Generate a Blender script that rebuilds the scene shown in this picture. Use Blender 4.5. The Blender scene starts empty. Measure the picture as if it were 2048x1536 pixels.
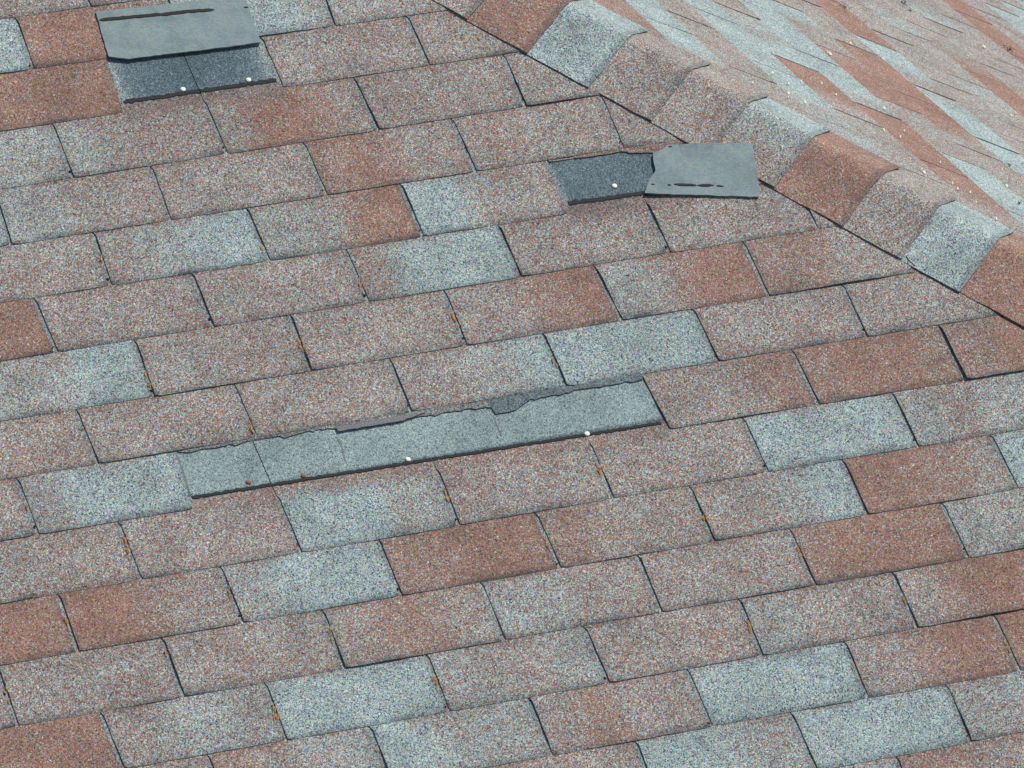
import bpy, bmesh, math, random
import numpy as np
from mathutils import Vector, Matrix, noise as mnoise

random.seed(7)
# ------------------------------------------------------------------ camera, sky, sun
UNIT = 0.3048                                  # one shingle tab is a foot wide
W3 = np.array([-0.6323738288698746, -0.2845785694919516, -0.26228403649473525])
T3 = np.array([-3.11117738574498, -2.268420452286008, 43.18949986543455])
ASP = 0.4297445123065037                       # exposure / tab width
FPX = math.exp(9.540599622046276)
PITCH = 0.4987052393255729
IMG_W, IMG_H = 2048, 1536
def rod(w):
    t = np.linalg.norm(w); k = w/t
    K = np.array([[0,-k[2],k[1]],[k[2],0,-k[0]],[-k[1],k[0],0]])
    return np.eye(3)+math.sin(t)*K+(1-math.cos(t))*K@K
RC = rod(W3)
cp, sp = math.cos(PITCH), math.sin(PITCH)
# rows: near-slope axes (along course, down slope, into roof) in world axes (x along eave, z up)
B = np.array([[1,0,0],[0,-cp,-sp],[0,sp,-cp]])
ORIGIN = np.array([0.0, 0.0, 6.0])
def world(X): return ORIGIN + (B.T @ np.asarray(X, float))*UNIT
CAM = -RC.T @ T3

sc = bpy.context.scene
cd = bpy.data.cameras.new('camera'); co = bpy.data.objects.new('camera', cd); sc.collection.objects.link(co)
cd.sensor_width = 36; cd.lens = FPX/IMG_W*36; cd.clip_start = 0.1; cd.clip_end = 2000
Rw = B.T @ RC.T @ np.diag([1,-1,-1])
M = Matrix([[*Rw[i], world(CAM)[i]] for i in range(3)]+[[0,0,0,1]])
co.matrix_world = M; sc.camera = co

SUN = np.array([0.50, 0.12, 0.85]); SUN = SUN/np.linalg.norm(SUN)   # towards the sun
elev = math.asin(SUN[2]); azim = math.atan2(SUN[0], SUN[1])
w = bpy.data.worlds.new('World'); sc.world = w; w.use_nodes = True
nt = w.node_tree; bg = nt.nodes['Background']
sky = nt.nodes.new('ShaderNodeTexSky'); sky.sky_type = 'NISHITA'; sky.sun_disc = False
sky.sun_elevation = elev; sky.sun_rotation = azim
nt.links.new(sky.outputs[0], bg.inputs[0]); bg.inputs[1].default_value = 0.09
sl = bpy.data.lights.new('sun', 'SUN'); so = bpy.data.objects.new('sun', sl); sc.collection.objects.link(so)
sl.energy = 3.6; sl.angle = math.radians(0.5); sl.color = (1, .965, .91)
so.rotation_euler = Vector(SUN).to_track_quat('Z', 'Y').to_euler()
sc.view_settings.view_transform = 'Standard'; sc.view_settings.look = 'None'
sc.view_settings.exposure = 0.22; sc.view_settings.gamma = 1

# ------------------------------------------------------------------ geometry helpers
col = sc.collection
ZP = np.array([0, 0, 1.0])
def proj(X):
    Y = RC @ np.asarray(X, float) + T3
    return np.array([FPX*Y[0]/Y[2]+IMG_W/2, FPX*Y[1]/Y[2]+IMG_H/2])
def hit(x, y, P0, n):
    d = RC.T @ np.array([(x-IMG_W/2)/FPX, (y-IMG_H/2)/FPX, 1.0])
    s = ((P0-CAM) @ n)/(d @ n)
    return CAM + s*d
def on1(x, y, h=0.0): return hit(x, y, np.array([0, 0, -h]), ZP)   # point of the near slope (tab units)

def link(o, parent=None):
    col.objects.link(o)
    if parent is not None: o.parent = parent
    return o
def tag(o, label=None, cat=None, group=None, kind=None):
    if label: o['label'] = label
    if cat: o['category'] = cat
    if group: o['group'] = group
    if kind: o['kind'] = kind
    return o
def mesh_obj(name, verts, faces, mat, parent=None, tone=None, smooth=False, bevel=0):
    """verts in world metres"""
    me = bpy.data.meshes.new(name)
    vs = np.asarray(verts, float)
    o0 = vs.mean(axis=0) if parent is None else None
    base = o0 if o0 is not None else np.array(parent.location)
    me.from_pydata([tuple(v-base) for v in vs], [], faces)
    me.validate(); me.update()
    if tone is not None:
        a = me.color_attributes.new('tone', 'FLOAT_COLOR', 'POINT')
        a.data.foreach_set('color', np.asarray(tone, np.float32).ravel())
    if smooth:
        for p in me.polygons: p.use_smooth = True
    me.materials.append(mat)
    o = bpy.data.objects.new(name, me); link(o, parent)
    if parent is None: o.location = base
    return o

# ------------------------------------------------------------------ materials
def new_mat(name):
    m = bpy.data.materials.new(name); m.use_nodes = True
    n = m.node_tree.nodes; l = m.node_tree.links
    return m, n, l, n['Principled BSDF']
def mathn(n, l, op, a, b=None, clamp=False):
    x = n.new('ShaderNodeMath'); x.operation = op; x.use_clamp = clamp
    for i, v in enumerate((a, b)):
        if v is None: continue
        if isinstance(v, (int, float)): x.inputs[i].default_value = v
        else: l.new(v, x.inputs[i])
    return x.outputs[0]
def mixc(n, l, fac, a, b, mode='MIX'):
    x = n.new('ShaderNodeMix'); x.data_type = 'RGBA'; x.blend_type = mode
    for s, v in ((x.inputs['Factor'], fac), (x.inputs[6], a), (x.inputs[7], b)):
        if isinstance(v, (int, float)): s.default_value = v
        elif isinstance(v, tuple): s.default_value = (*v, 1)
        else: l.new(v, s)
    return x.outputs[2]
def ramp(n, l, src, stops, interp='LINEAR'):
    r = n.new('ShaderNodeValToRGB'); r.color_ramp.interpolation = interp
    e = r.color_ramp.elements
    while len(e) > len(stops): e.remove(e[-1])
    while len(e) < len(stops): e.new(0.5)
    for i, (p, c) in enumerate(stops):
        e[i].position = p; e[i].color = (*c, 1) if len(c) == 3 else c
    l.new(src, r.inputs[0]); return r.outputs[0]

def granule_material(default=None):
    """ceramic coated granules on asphalt. tone.r = share of red granules, tone.g = fresh (unweathered) slate
    granules, tone.b = dirt and worn asphalt, plus painted shade in the far-slope slots"""
    m, n, l, bs = new_mat('granules' if default is None else 'deck_granules')
    geo = n.new('ShaderNodeNewGeometry'); pos = geo.outputs['Position']
    if default is None:
        at = n.new('ShaderNodeAttribute'); at.attribute_name = 'tone'
        sep = n.new('ShaderNodeSeparateColor'); l.new(at.outputs['Color'], sep.inputs[0])
        red, fresh, dirt_shade = sep.outputs
    else:
        def val(v):
            q = n.new('ShaderNodeValue'); q.outputs[0].default_value = v; return q.outputs[0]
        red, fresh, dirt_shade = map(val, default)
    # warp so granules are not tidy cells
    nz = n.new('ShaderNodeTexNoise'); nz.inputs['Scale'].default_value = 190; nz.inputs['Detail'].default_value = 1
    l.new(pos, nz.inputs['Vector'])
    vm = n.new('ShaderNodeVectorMath'); vm.operation = 'MULTIPLY_ADD'
    l.new(nz.outputs['Color'], vm.inputs[0]); vm.inputs[1].default_value = (.006,)*3; l.new(pos, vm.inputs[2])
    vo = n.new('ShaderNodeTexVoronoi'); vo.inputs['Scale'].default_value = 610; l.new(vm.outputs[0], vo.inputs['Vector'])
    vs = n.new('ShaderNodeSeparateColor'); l.new(vo.outputs['Color'], vs.inputs[0])
    vo2 = n.new('ShaderNodeTexVoronoi'); vo2.inputs['Scale'].default_value = 430; l.new(vm.outputs[0], vo2.inputs['Vector'])
    vs2 = n.new('ShaderNodeSeparateColor'); l.new(vo2.outputs['Color'], vs2.inputs[0])
    n2 = n.new('ShaderNodeTexNoise'); n2.inputs['Scale'].default_value = 60; n2.inputs['Detail'].default_value = 2; l.new(pos, n2.inputs['Vector'])
    # red or grey granule (probability = red, slightly patchy)
    thr = mathn(n, l, 'ADD', red, mathn(n, l, 'MULTIPLY', mathn(n, l, 'SUBTRACT', n2.outputs['Fac'], .5), .5))
    isred = mathn(n, l, 'LESS_THAN', vs.outputs[0], thr)
    grey = ramp(n, l, vs.outputs[1], [(0, (.03, .035, .06)), (.18, (.105, .125, .17)), (.32, (.22, .275, .30)), (.55, (.315, .40, .39)), (.8, (.42, .515, .455)), (1, (.64, .70, .64))])
    redc = ramp(n, l, vs.outputs[1], [(0, (.05, .038, .04)), (.15, (.16, .09, .07)), (.35, (.25, .142, .108)), (.75, (.335, .190, .144)), (1, (.48, .34, .29))])
    c = mixc(n, l, isred, grey, redc)
    # odd granules: lavender, ochre, white
    jit = mixc(n, l, 0.30, (.5, .5, .5), vo2.outputs['Color'])
    c = mixc(n, l, .75, c, jit, 'OVERLAY')
    odd = ramp(n, l, vs2.outputs[2], [(0, (0,)*3), (.95, (1,)*3)], 'CONSTANT')
    c = mixc(n, l, mathn(n, l, 'MULTIPLY', odd, .55), c, ramp(n, l, vs2.outputs[1], [(0, (.60, .50, .16)), (.35, (.34, .29, .50)), (.6, (.70, .68, .60)), (.8, (.36, .58, .26))], 'CONSTANT'))
    # fresh slate granules (headlap never seen by the sun)
    slate = ramp(n, l, vs.outputs[1], [(0, (.035, .045, .05)), (.4, (.085, .125, .15)), (.85, (.135, .185, .205)), (1, (.27, .33, .34))])
    fr = mathn(n, l, 'MINIMUM', mathn(n, l, 'MULTIPLY', fresh, 2.0), 1.0)
    c = mixc(n, l, fr, c, slate)
    # pale rubbed granules when fresh > .5
    pale = ramp(n, l, vs.outputs[1], [(0, (.06, .08, .10)), (.28, (.20, .27, .29)), (.55, (.31, .40, .38)), (.85, (.38, .47, .42)), (1, (.56, .60, .50))])
    fp = mathn(n, l, 'MULTIPLY', mathn(n, l, 'SUBTRACT', fresh, .5), 2.0, True)
    c = mixc(n, l, fp, c, pale)
    # soft stains and grime, and the slot shade painted through tone.b
    n3 = n.new('ShaderNodeTexNoise'); n3.inputs['Scale'].default_value = 9; n3.inputs['Detail'].default_value = 5; n3.inputs['Roughness'].default_value = .65
    l.new(pos, n3.inputs['Vector'])
    st = ramp(n, l, n3.outputs['Fac'], [(.34, (.80,)*3), (.62, (1.06,)*3)])
    c = mixc(n, l, 1.0, c, st, 'MULTIPLY')
    dsel = mathn(n, l, 'MULTIPLY', dirt_shade, mathn(n, l, 'ADD', mathn(n, l, 'MULTIPLY', vs2.outputs[0], .7), .55), True)
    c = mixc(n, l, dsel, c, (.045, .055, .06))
    l.new(c, bs.inputs['Base Color']); bs.inputs['Roughness'].default_value = .93
    bs.inputs['Specular IOR Level'].default_value = .08
    bp = n.new('ShaderNodeBump'); bp.inputs['Strength'].default_value = .55; bp.inputs['Distance'].default_value = .0012
    l.new(vo.outputs['Distance'], bp.inputs['Height']); bp.invert = True
    l.new(bp.outputs[0], bs.inputs['Normal'])
    return m
GRAN = granule_material()
DECKM = granule_material((.5, .0, .25))

def simple_mat(name, c, rough=.9, var=.25, scale=80, spec=.2, c2=None, stretch=None, bump=.2):
    m, n, l, bs = new_mat(name)
    geo = n.new('ShaderNodeNewGeometry'); src = geo.outputs['Position']
    if stretch:
        mp = n.new('ShaderNodeMapping'); mp.inputs['Scale'].default_value = stretch; l.new(src, mp.inputs[0]); src = mp.outputs[0]
    nz = n.new('ShaderNodeTexNoise'); nz.inputs['Scale'].default_value = scale; nz.inputs['Detail'].default_value = 6; nz.inputs['Roughness'].default_value = .7
    l.new(src, nz.inputs['Vector'])
    a = tuple(x*(1-var) for x in c); b = c2 or tuple(min(1, x*(1+var)) for x in c)
    l.new(ramp(n, l, nz.outputs['Fac'], [(.3, a), (.7, b)]), bs.inputs['Base Color'])
    bs.inputs['Roughness'].default_value = rough; bs.inputs['Specular IOR Level'].default_value = spec
    bp = n.new('ShaderNodeBump'); bp.inputs['Strength'].default_value = bump; bp.inputs['Distance'].default_value = .002
    l.new(nz.outputs['Fac'], bp.inputs['Height']); l.new(bp.outputs[0], bs.inputs['Normal'])
    return m
ASPH = simple_mat('asphalt_core', (.20, .215, .215), .85, .3, 300)
SEAL = simple_mat('sealant', (.034, .034, .033), .8, .5, 350, .15, bump=.8)
BACK = simple_mat('shingle_back', (.215, .268, .268), .9, .16, 420, .12, stretch=(.35, 1, 1), bump=.5)
def rough_up(m):
    n = m.node_tree.nodes; l = m.node_tree.links; bs = n['Principled BSDF']; src = bs.inputs['Base Color'].links[0].from_socket
    g = n.new('ShaderNodeNewGeometry'); v = n.new('ShaderNodeTexVoronoi'); v.inputs['Scale'].default_value = 520; l.new(g.outputs['Position'], v.inputs['Vector'])
    f = n.new('ShaderNodeTexNoise'); f.inputs['Scale'].default_value = 22; f.inputs['Detail'].default_value = 8; f.inputs['Roughness'].default_value = .75; l.new(g.outputs['Position'], f.inputs['Vector'])
    c = mixc(n, l, .22, src, v.outputs['Color'], 'SOFT_LIGHT')
    c = mixc(n, l, 1.0, c, ramp(n, l, f.outputs['Fac'], [(.30, (.70, .73, .76)), (.5, (1, 1, 1)), (.68, (1.14, 1.12, 1.06))]), 'MULTIPLY')
    l.new(c, bs.inputs['Base Color'])
rough_up(BACK)
NAILW = simple_mat('galvanised', (.80, .79, .68), .5, .08, 200, .4)
NAILR = simple_mat('rusty_steel', (.28, .12, .08), .8, .3, 400, .2)
NEED = simple_mat('dry_needle', (.60, .29, .07), .7, .4, 150, .3)
FLAKE = simple_mat('pale_flake', (.72, .68, .52), .8, .12, 150, .2)
MOSS = simple_mat('brown_debris', (.07, .055, .03), .95, .5, 500, .1)
TORN = simple_mat('torn_mat', (.17, .20, .20), .95, .45, 420, .1, c2=(.30, .29, .28), bump=1)
TORND = simple_mat('torn_mat_dark', (.10, .135, .155), .95, .4, 420, .1, c2=(.20, .24, .25), bump=1)

# ------------------------------------------------------------------ measured slots of the near slope
# course: [(n, top px, bottom px)], slot position u = n + half for odd courses
S = {0:[(0,(30,35),(65,136)),(2,None,(668,50))],
1:[(0,(217,120),(250,225)),(1,(520,77),(563,176)),(2,(812,32),(858,129))],
2:[(0,(105,248),(145,354)),(1,(407,197),(453,305)),(2,(707,157),(757,256)),(3,(1005,109),(1051,208))],
3:[(-1,None,(22,487)),(0,(300,335),(340,439)),(1,(605,288),(651,391)),(2,(902,238),(950,342)),(3,(1201,191),(1246,293))],
4:[(0,(185,465),(221,570)),(1,(493,418),(537,523)),(2,(800,370),(845,473)),(3,(1095,322),(1138,425))],
5:[(-1,(67,594),(112,703)),(0,(383,548),(426,652)),(1,(692,501),(735,601)),(2,(995,452),(1041,553)),(3,(1292,405),(1338,504)),(4,None,(1634,453))],
6:[(0,(268,682),(308,793)),(1,(580,632),(620,740)),(2,(887,582),(932,690)),(3,(1188,535),(1241,641)),(4,(1484,484),(1535,590))],
7:[(-1,(152,820),(195,927)),(0,(467,765),(511,874)),(1,(778,718),(822,822)),(2,(1085,668),(1132,776)),(3,(1383,619),(1436,723)),(4,(1682,567),(1733,672))],
8:[(-1,(32,955),(75,1066)),(0,(355,907),(388,1012)),(3,(1279,750),(1337,863)),(4,(1582,700),(1636,808)),(5,(1876,648),(1929,752))],
9:[(-1,(236,1043),(281,1155)),(0,(552,990),(601,1103)),(1,(872,942),(917,1051)),(2,(1179,893),(1224,998)),(3,(1484,842),(1535,945)),(4,(1784,786),(1834,889))],
10:[(-1,(115,1188),(155,1298)),(0,(440,1135),(485,1243)),(1,(757,1083),(802,1190)),(2,(1069,1028),(1119,1139)),(3,(1378,975),(1428,1084)),(4,(1684,920),(1735,1030)),(5,(1979,868),(2034,971))],
11:[(-2,None,(35,1450)),(-1,(322,1276),(367,1393)),(0,(643,1222),(688,1337)),(1,(960,1172),(1008,1282)),(2,(1274,1115),(1322,1226)),(3,(1578,1058),(1629,1168)),(4,(1881,1003),(1934,1113))],
12:[(-1,(200,1420),(246,1536)),(0,(528,1368),(573,1480)),(1,(852,1314),(897,1426)),(2,(1166,1255),(1215,1366)),(3,(1476,1200),(1524,1308)),(4,(1783,1145),(1834,1253))],
13:[(-1,(415,1508),None),(0,(737,1453),(783,1563)),(1,(1056,1398),(1101,1512)),(2,(1374,1342),(1424,1458)),(3,(1687,1287),(1735,1397)),(4,(1986,1227),(2039,1340))],
14:[(2,(1269,1488),None),(3,(1581,1430),(1632,1540)),(4,(1891,1370),(1941,1481))],
15:[(3,(1791,1518),None)]}
half = lambda k: .5*(k % 2)
lines = {}
slots = {}
for k, lst in S.items():
    for n_, t_, b_ in lst:
        u = n_+half(k); slots[(k, round(u*2))] = (t_, b_)
        for v, q in ((k, t_), (k+1, b_)):
            if q is None: continue
            r = np.array(q)-proj((u, v*ASP, 0)); lines.setdefault(v, []).append((u, r[0], r[1], r[1]+.165*r[0]))
lfit = {}
for v, a in lines.items():
    a = np.array(a)
    if len(a) >= 4: py = np.polyfit(a[:, 0], a[:, 3], 1)*np.array([.8, 1]); px = np.array([0, a[:, 1].mean()])
    else: py = np.array([0, a[:, 3].mean()]); px = np.array([0, a[:, 1].mean()*.6])
    lfit[v] = (px, py)
def node(u, v, slot_course=None):
    """plane point (U, V) of lattice corner u on butt line v, corrected to the measured positions"""
    p0 = proj((u, v*ASP, 0))
    f = lfit.get(v)
    dx = dp = 0
    if f is not None:
        uu = min(max(u, -2), 6); dx = np.polyval(f[0], uu); dp = np.polyval(f[1], uu)
    if slot_course is not None:
        s = slots.get((slot_course, round(u*2)))
        if s is not None:
            q = s[0] if v == slot_course else s[1]
            if q is not None: dx = (q[0]-p0[0])*.95
    dy = dp-.165*dx
    X = on1(p0[0]+dx, p0[1]+dy)
    return X[:2]
def line_v(v, u_plane):
    """V of butt line v at plane abscissa U"""
    a = node(u_plane-.5, v); b = node(u_plane+.5, v)
    return a[1]+(b[1]-a[1])*(u_plane-a[0])/(b[0]-a[0])

# ------------------------------------------------------------------ hip frame
cap_px = [(835, -36), (940, 35), (1062, 99), (1188, 163), (1312, 231), (1432, 293), (1560, 362), (1692, 446), (1808, 511), (1930, 572), (2062, 652), (2190, 722)]
hip = B @ np.array([1, -1, -math.tan(PITCH)]); hip /= np.linalg.norm(hip)
hn = np.array([hip[1], -hip[0], 0])              # in-plane, towards the crest (up-right)
qa = on1(940, 35); qb = on1(2048, 645)
C0 = (qa+qb)/2 + hn*.5
EAVE2 = B @ np.array([0, 1, 0]); DOWN2 = B @ np.array([cp, 0, -sp]); N2 = B @ np.array([sp, 0, cp])
N1 = -ZP
side1 = -hn                                      # down the near slope, perpendicular to hip
side2 = np.cross(hip, N2); side2 /= np.linalg.norm(side2)
if side2 @ DOWN2 < 0: side2 = -side2
THETA = math.acos(float(np.clip(N1 @ N2, -1, 1)))
def crest_dist(U, V): return (np.array([U, V, 0])-C0) @ side1     # >0 on the near slope

# ------------------------------------------------------------------ shingle tabs
TH = .0052            # thickness in tab units (3.2 mm)
SLOT = .0150           # half width of a slot
TONES = {'P': (.54, 0, 0), 'R': (.95, 0, .03), 'B': (.02, 0, 0), 'G': (.34, 0, 0), 'Q': (.80, 0, .02)}
def tone_along(code, x):
    m = len(code)
    if m == 1: return np.array(TONES[code])
    s = min(max(x*m-.5, 0), m-1); i = int(s); j = min(i+1, m-1); f = s-i
    f = f*f*(3-2*f)
    return np.array(TONES[code[i]])*(1-f)+np.array(TONES[code[j]])*f

def slab(name, grid, heights, tones, th, frame, mat, edge_mat, parent=None, mask_last=None):
    """grid[j][i] = (a, b) plane coordinates, heights above plane; makes a slab with real thickness.
    frame(a, b, h) -> tab-unit point"""
    nj, ni = len(grid), len(grid[0])
    V = []; T = []
    for lay in (0, 1):
        for j in range(nj):
            for i in range(ni):
                a, b = grid[j][i]; h = heights[j][i]-(th if lay else 0)
                V.append(world(frame(a, b, h))); T.append((*tones[j][i], 1))
    off = nj*ni; F = []
    for j in range(nj-1):
        for i in range(ni-1):
            a = j*ni+i
            F.append((a, a+ni, a+ni+1, a+1)); F.append((off+a, off+a+1, off+a+ni+1, off+a+ni))
    nt_ = len(F)
    rim = [(0, i) for i in range(ni)]+[(j, ni-1) for j in range(1, nj)]+[(nj-1, i) for i in range(ni-2, -1, -1)]+[(j, 0) for j in range(nj-2, 0, -1)]
    for q in range(len(rim)):
        a = rim[q][0]*ni+rim[q][1]; c = rim[(q+1) % len(rim)]; c = c[0]*ni+c[1]
        F.append((a, c, off+c, off+a))
    o = mesh_obj(name, V, F, mat, parent, T)
    o.data.materials.append(edge_mat)
    for p in o.data.polygons[nt_:]: p.material_index = 1
    return o
frame1 = lambda a, b, h: np.array([a, b, -h])

TAB = {
-1: {-1.5:'P', -.5:'P', .5:'P', 1.5:'P', 2.5:'P'},
0: {-1:'B', 0:'RRRQP', 1:'BBBG', 2:'GPP', 3:'P'},
1: {-1.5:'R', -.5:'RRR', 1.5:'P', 2.5:'P', 3.5:'P'},
2: {-1:'BBGG', 0:'GPPP', 1:'PRRQP', 2:'P', 3:'P', 4:'P'},
3: {-1.5:'B', -.5:'GGPPP', .5:'PPP', 1.5:'QRQPP', 2.5:'P', 3.5:'P', 4.5:'P'},
4: {-1:'PP', 0:'PGGBB', 1:'GGPRR', 2:'BBGPPP', 4:'P', 5:'P'},
5: {-1.5:'RR', -.5:'PP', .5:'P', 1.5:'PBBB', 2.5:'P', 3.5:'P', 4.5:'P', 5.5:'P'},
6: {-1:'GGGBB', 0:'P', 1:'P', 2:'PPQR', 3:'GGQRR', 4:'QQPP', 5:'P'},
7: {-1.5:'P', -.5:'P', .5:'P', 1.5:'PPGGB', 2.5:'B', 3.5:'P', 4.5:'P', 5.5:'P'},
8: {-2:'P', -1:'GBBB', 3:'PPQ', 4:'QRRRQ', 5:'QRR', 6:'P'},
9: {-1.5:'PP', -.5:'P', .5:'BBBGG', 1.5:'P', 2.5:'PP', 3.5:'B', 4.5:'GPGG', 5.5:'G'},
10: {-2:'QR', -1:'RRQPP', 0:'GBBB', 1:'QRR', 2:'QPPP', 3:'PPGB', 4:'RRQP', 5:'BG', 6:'P'},
11: {-2.5:'P', -1.5:'P', -.5:'P', .5:'PQP', 1.5:'GGPP', 2.5:'P', 3.5:'QRRR', 4.5:'GP', 5.5:'P'},
12: {-3:'P', -2:'RR', -1:'PGGG', 0:'BBB', 1:'GPG', 2:'PP', 3:'GPP', 4:'PQRRR', 5:'R'},
13: {-2.5:'P', -1.5:'QP', -.5:'QPGG', .5:'BGG', 1.5:'PQPP', 2.5:'B', 3.5:'PPQRR', 4.5:'RR', 5.5:'P'},
14: {-2:'P', -1:'P', 0:'QP', 1:'PP', 2:'BG', 3:'B', 4:'GGP', 5:'P'},
15: {-.5:'P', .5:'P', 1.5:'P', 2.5:'PG', 3.5:'QP', 4.5:'P'},
16: {3:'P', 4:'P'}}
MISSING = {(1, .5), (4, 3), (8, 0), (8, 1), (8, 2)}
COLN = {'B': 'pale blue-grey', 'P': 'mottled pink-grey', 'R': 'brick-red', 'G': 'speckled grey', 'Q': 'reddish-brown'}
ORD = ['first','second','third','fourth','fifth','sixth','seventh','eighth','ninth','tenth','eleventh','twelfth','thirteenth','fourteenth','fifteenth','sixteenth','seventeenth','eighteenth','nineteenth','twentieth','twenty-first','twenty-second','twenty-third']
def colour_words(code):
    runs = []
    for ch in code:
        ch = {'Q': 'R'}.get(ch, ch) if len(code) > 1 else ch
        if not runs or runs[-1] != ch: runs.append(ch)
    if len(runs) == 1: return COLN[runs[0]]
    a, b = runs[0], runs[-1]
    sn = {'B': 'blue-grey', 'P': 'pink-grey', 'R': 'red', 'G': 'grey'}
    if a == b: a = runs[1]
    return sn[a]+' to '+sn[b]

def on_screen(pts, m=0):
    P = np.array(pts); 
    return P[:, 0].max() > -m and P[:, 0].min() < IMG_W+m and P[:, 1].max() > -m and P[:, 1].min() < IMG_H+m

REACH = {0: 1.03, 1: 1.03}
def course_unweathered(k, a, b):
    """plane region where the course above is gone, so the headlap of course k shows"""
    return None
JOINTS = {(9, .5), (2, 1)}
def make_tab(k, u0, code, torn=False):
    rnd = random.Random(k*100+int(u0*2))
    tl = node(u0, k, k); tr = node(u0+1, k, k); bl = node(u0, k+1, k); br = node(u0+1, k+1, k)
    NI = 26; NJ = 12; NH = 9
    reach = 1.12
    lift = [rnd.gauss(0, .0007) for _ in range(4)]
    curl = max(0, rnd.gauss(-.0005, .0040)); curlx = rnd.random()
    butt = rnd.uniform(-.003, .003)
    eg = rnd.uniform(.2, 1.5)
    sw = [rnd.uniform(.55, 1.15), rnd.uniform(.55, 1.15), rnd.uniform(.55, 1.15), rnd.uniform(.55, 1.15)]
    G = []; H = []; T = []
    above_missing = [m for m in MISSING if m[0] == k-1 and m[1] < u0+1 and m[1]+1 > u0]
    dirtphase = rnd.random()*10
    for j in range(NH+NJ+1):
        row = []; hr = []; tr_ = []
        s = (j-NH)/NJ if j >= NH else (j-NH)/NH*reach     # -reach..1
        if torn:
            if j > NH+1: break
            s = min(s, .03)
        for i in range(NI+1):
            x = i/NI
            if s >= 0:
                gap = SLOT*((sw[0]*(1-s)+sw[1]*s) if i < NI/2 else (sw[2]*(1-s)+sw[3]*s))*(1.0 if s > 0.0 else .2)
            else: gap = .0030 if (k, u0+(0 if i <= NI/2 else 1)) in JOINTS else .0002
            top = tl*(1-x)+tr*x; bot = bl*(1-x)+br*x
            p = top+(bot-top)*s
            w_ = np.linalg.norm(br-bl)
            ed = gap/w_
            xx = ed+(1-2*ed)*x
            top = tl*(1-xx)+tr*xx; bot = bl*(1-xx)+br*xx
            p = top+(bot-top)*s
            nz = mnoise.noise(Vector((p[0]*9+k, p[1]*9, 3.3)))
            nf = mnoise.noise(Vector((p[0]*60, p[1]*60, k)))
            if j == NH+NJ:
                p = p+np.array([0, nz*.003+nf*.0018+butt])
                butt_row = True
                c = min(x, 1-x)*NI
                if c < 1: p = p+np.array([0, -.006*(1-c)])
            if i in (0, NI) and s >= 0: p = p+np.array([nf*.0022+nz*.002, 0])
            h = TH*s*1.0
            if s > .02: h += .0085*eg*(.5+.9*mnoise.noise(Vector((p[1]*5, u0, k*2.2))))*math.exp(-x/.035)
            if s > 0:
                h += (curl*math.exp(-((x-curlx)/.3)**2)+abs(lift[0])*(1-x)+abs(lift[1])*x)*s**4*1.2 + nz*.0007*s
            if j == NH+NJ: h -= .0036*min(1, max(0, .75-1.6*mnoise.noise(Vector((p[0]*2.3, k*3.7, 2)))))
            row.append(p); hr.append(h)
            # --- colours that belong to the granules
            t = tone_along(code, x+.06*mnoise.noise(Vector((p[0]*5, p[1]*5, 9))))
            r, f, d = t
            r += .10*mnoise.noise(Vector((p[0]*3.1, p[1]*3.1, 1.7)))
            if s < 0: r, f, d = .2, .12, .1
            if s >= 0:
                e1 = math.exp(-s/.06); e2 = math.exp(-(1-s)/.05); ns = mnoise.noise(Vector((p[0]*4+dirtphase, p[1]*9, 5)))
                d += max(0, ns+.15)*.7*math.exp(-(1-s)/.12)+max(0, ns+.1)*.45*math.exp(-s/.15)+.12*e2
                if j >= NH+NJ-0: d += .25
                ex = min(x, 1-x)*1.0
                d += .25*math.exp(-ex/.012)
                if s < .16 and rnd.random() < 2: r = r+(1-r)*.45*math.exp(-s/.05)*(1 if ns > -.1 else .2)
            for (mk, mu) in above_missing:
                a0 = (u0+x)-mu
                if -.02 < a0 < 1.02:
                    if mk == 8:
                        if s < -.155: r, f, d = .1, .93, .12*max(0, nz)
                        elif s < 0: r, f, d = .75, .03, .06
                        elif s < .14: r, f, d = r*.7+.25, .04, .06
                    else:
                        if -.17 < s < 0: r, f, d = .72, .10, .30
                        elif s < 0:
                            edge = min(a0, 1-a0)
                            q = math.exp(-max(edge, 0)/.05) if a0 < .5 or mk == 1 else 0
                            r, f, d = .12, .5*(1-.75*q), .0
                            if mk == 4: f += .05+.10*max(0, 1-a0*3)
                        elif s < .26: 
                            q = (1-s/.26)
                            r, f, d = .75*q+r*(1-q), .05*q, .25*q
            tr_.append((min(max(r, 0), 1), f, min(max(d, 0), 1)))
        G.append(row); H.append(hr); T.append(tr_)
    # cut against the hip: pull points that would pass under the caps beyond the crest
    LIM = .13
    anyin = False
    for j in range(len(G)):
        for i in range(len(G[0])):
            p = G[j][i]; dd = crest_dist(*p)
            if dd > LIM: anyin = True
            else:
                # slide left along the course until it meets the cut line
                du = (LIM-dd)/side1[0]
                G[j][i] = np.array([p[0]+du, p[1]])
                H[j][i] -= .002
    if not anyin: return None
    # drop fully collapsed columns
    keep = [i for i in range(NI+1) if max(crest_dist(*g[i]) for g in G) > LIM+1e-6]
    if len(keep) < 3: return None
    last = min(keep[-1]+1, NI)
    G = [r[:last+1] for r in G]; H = [r[:last+1] for r in H]; T = [r[:last+1] for r in T]
    return slab('roof_shingle', G, H, T, TH*.9, frame1, GRAN, ASPH)

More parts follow.
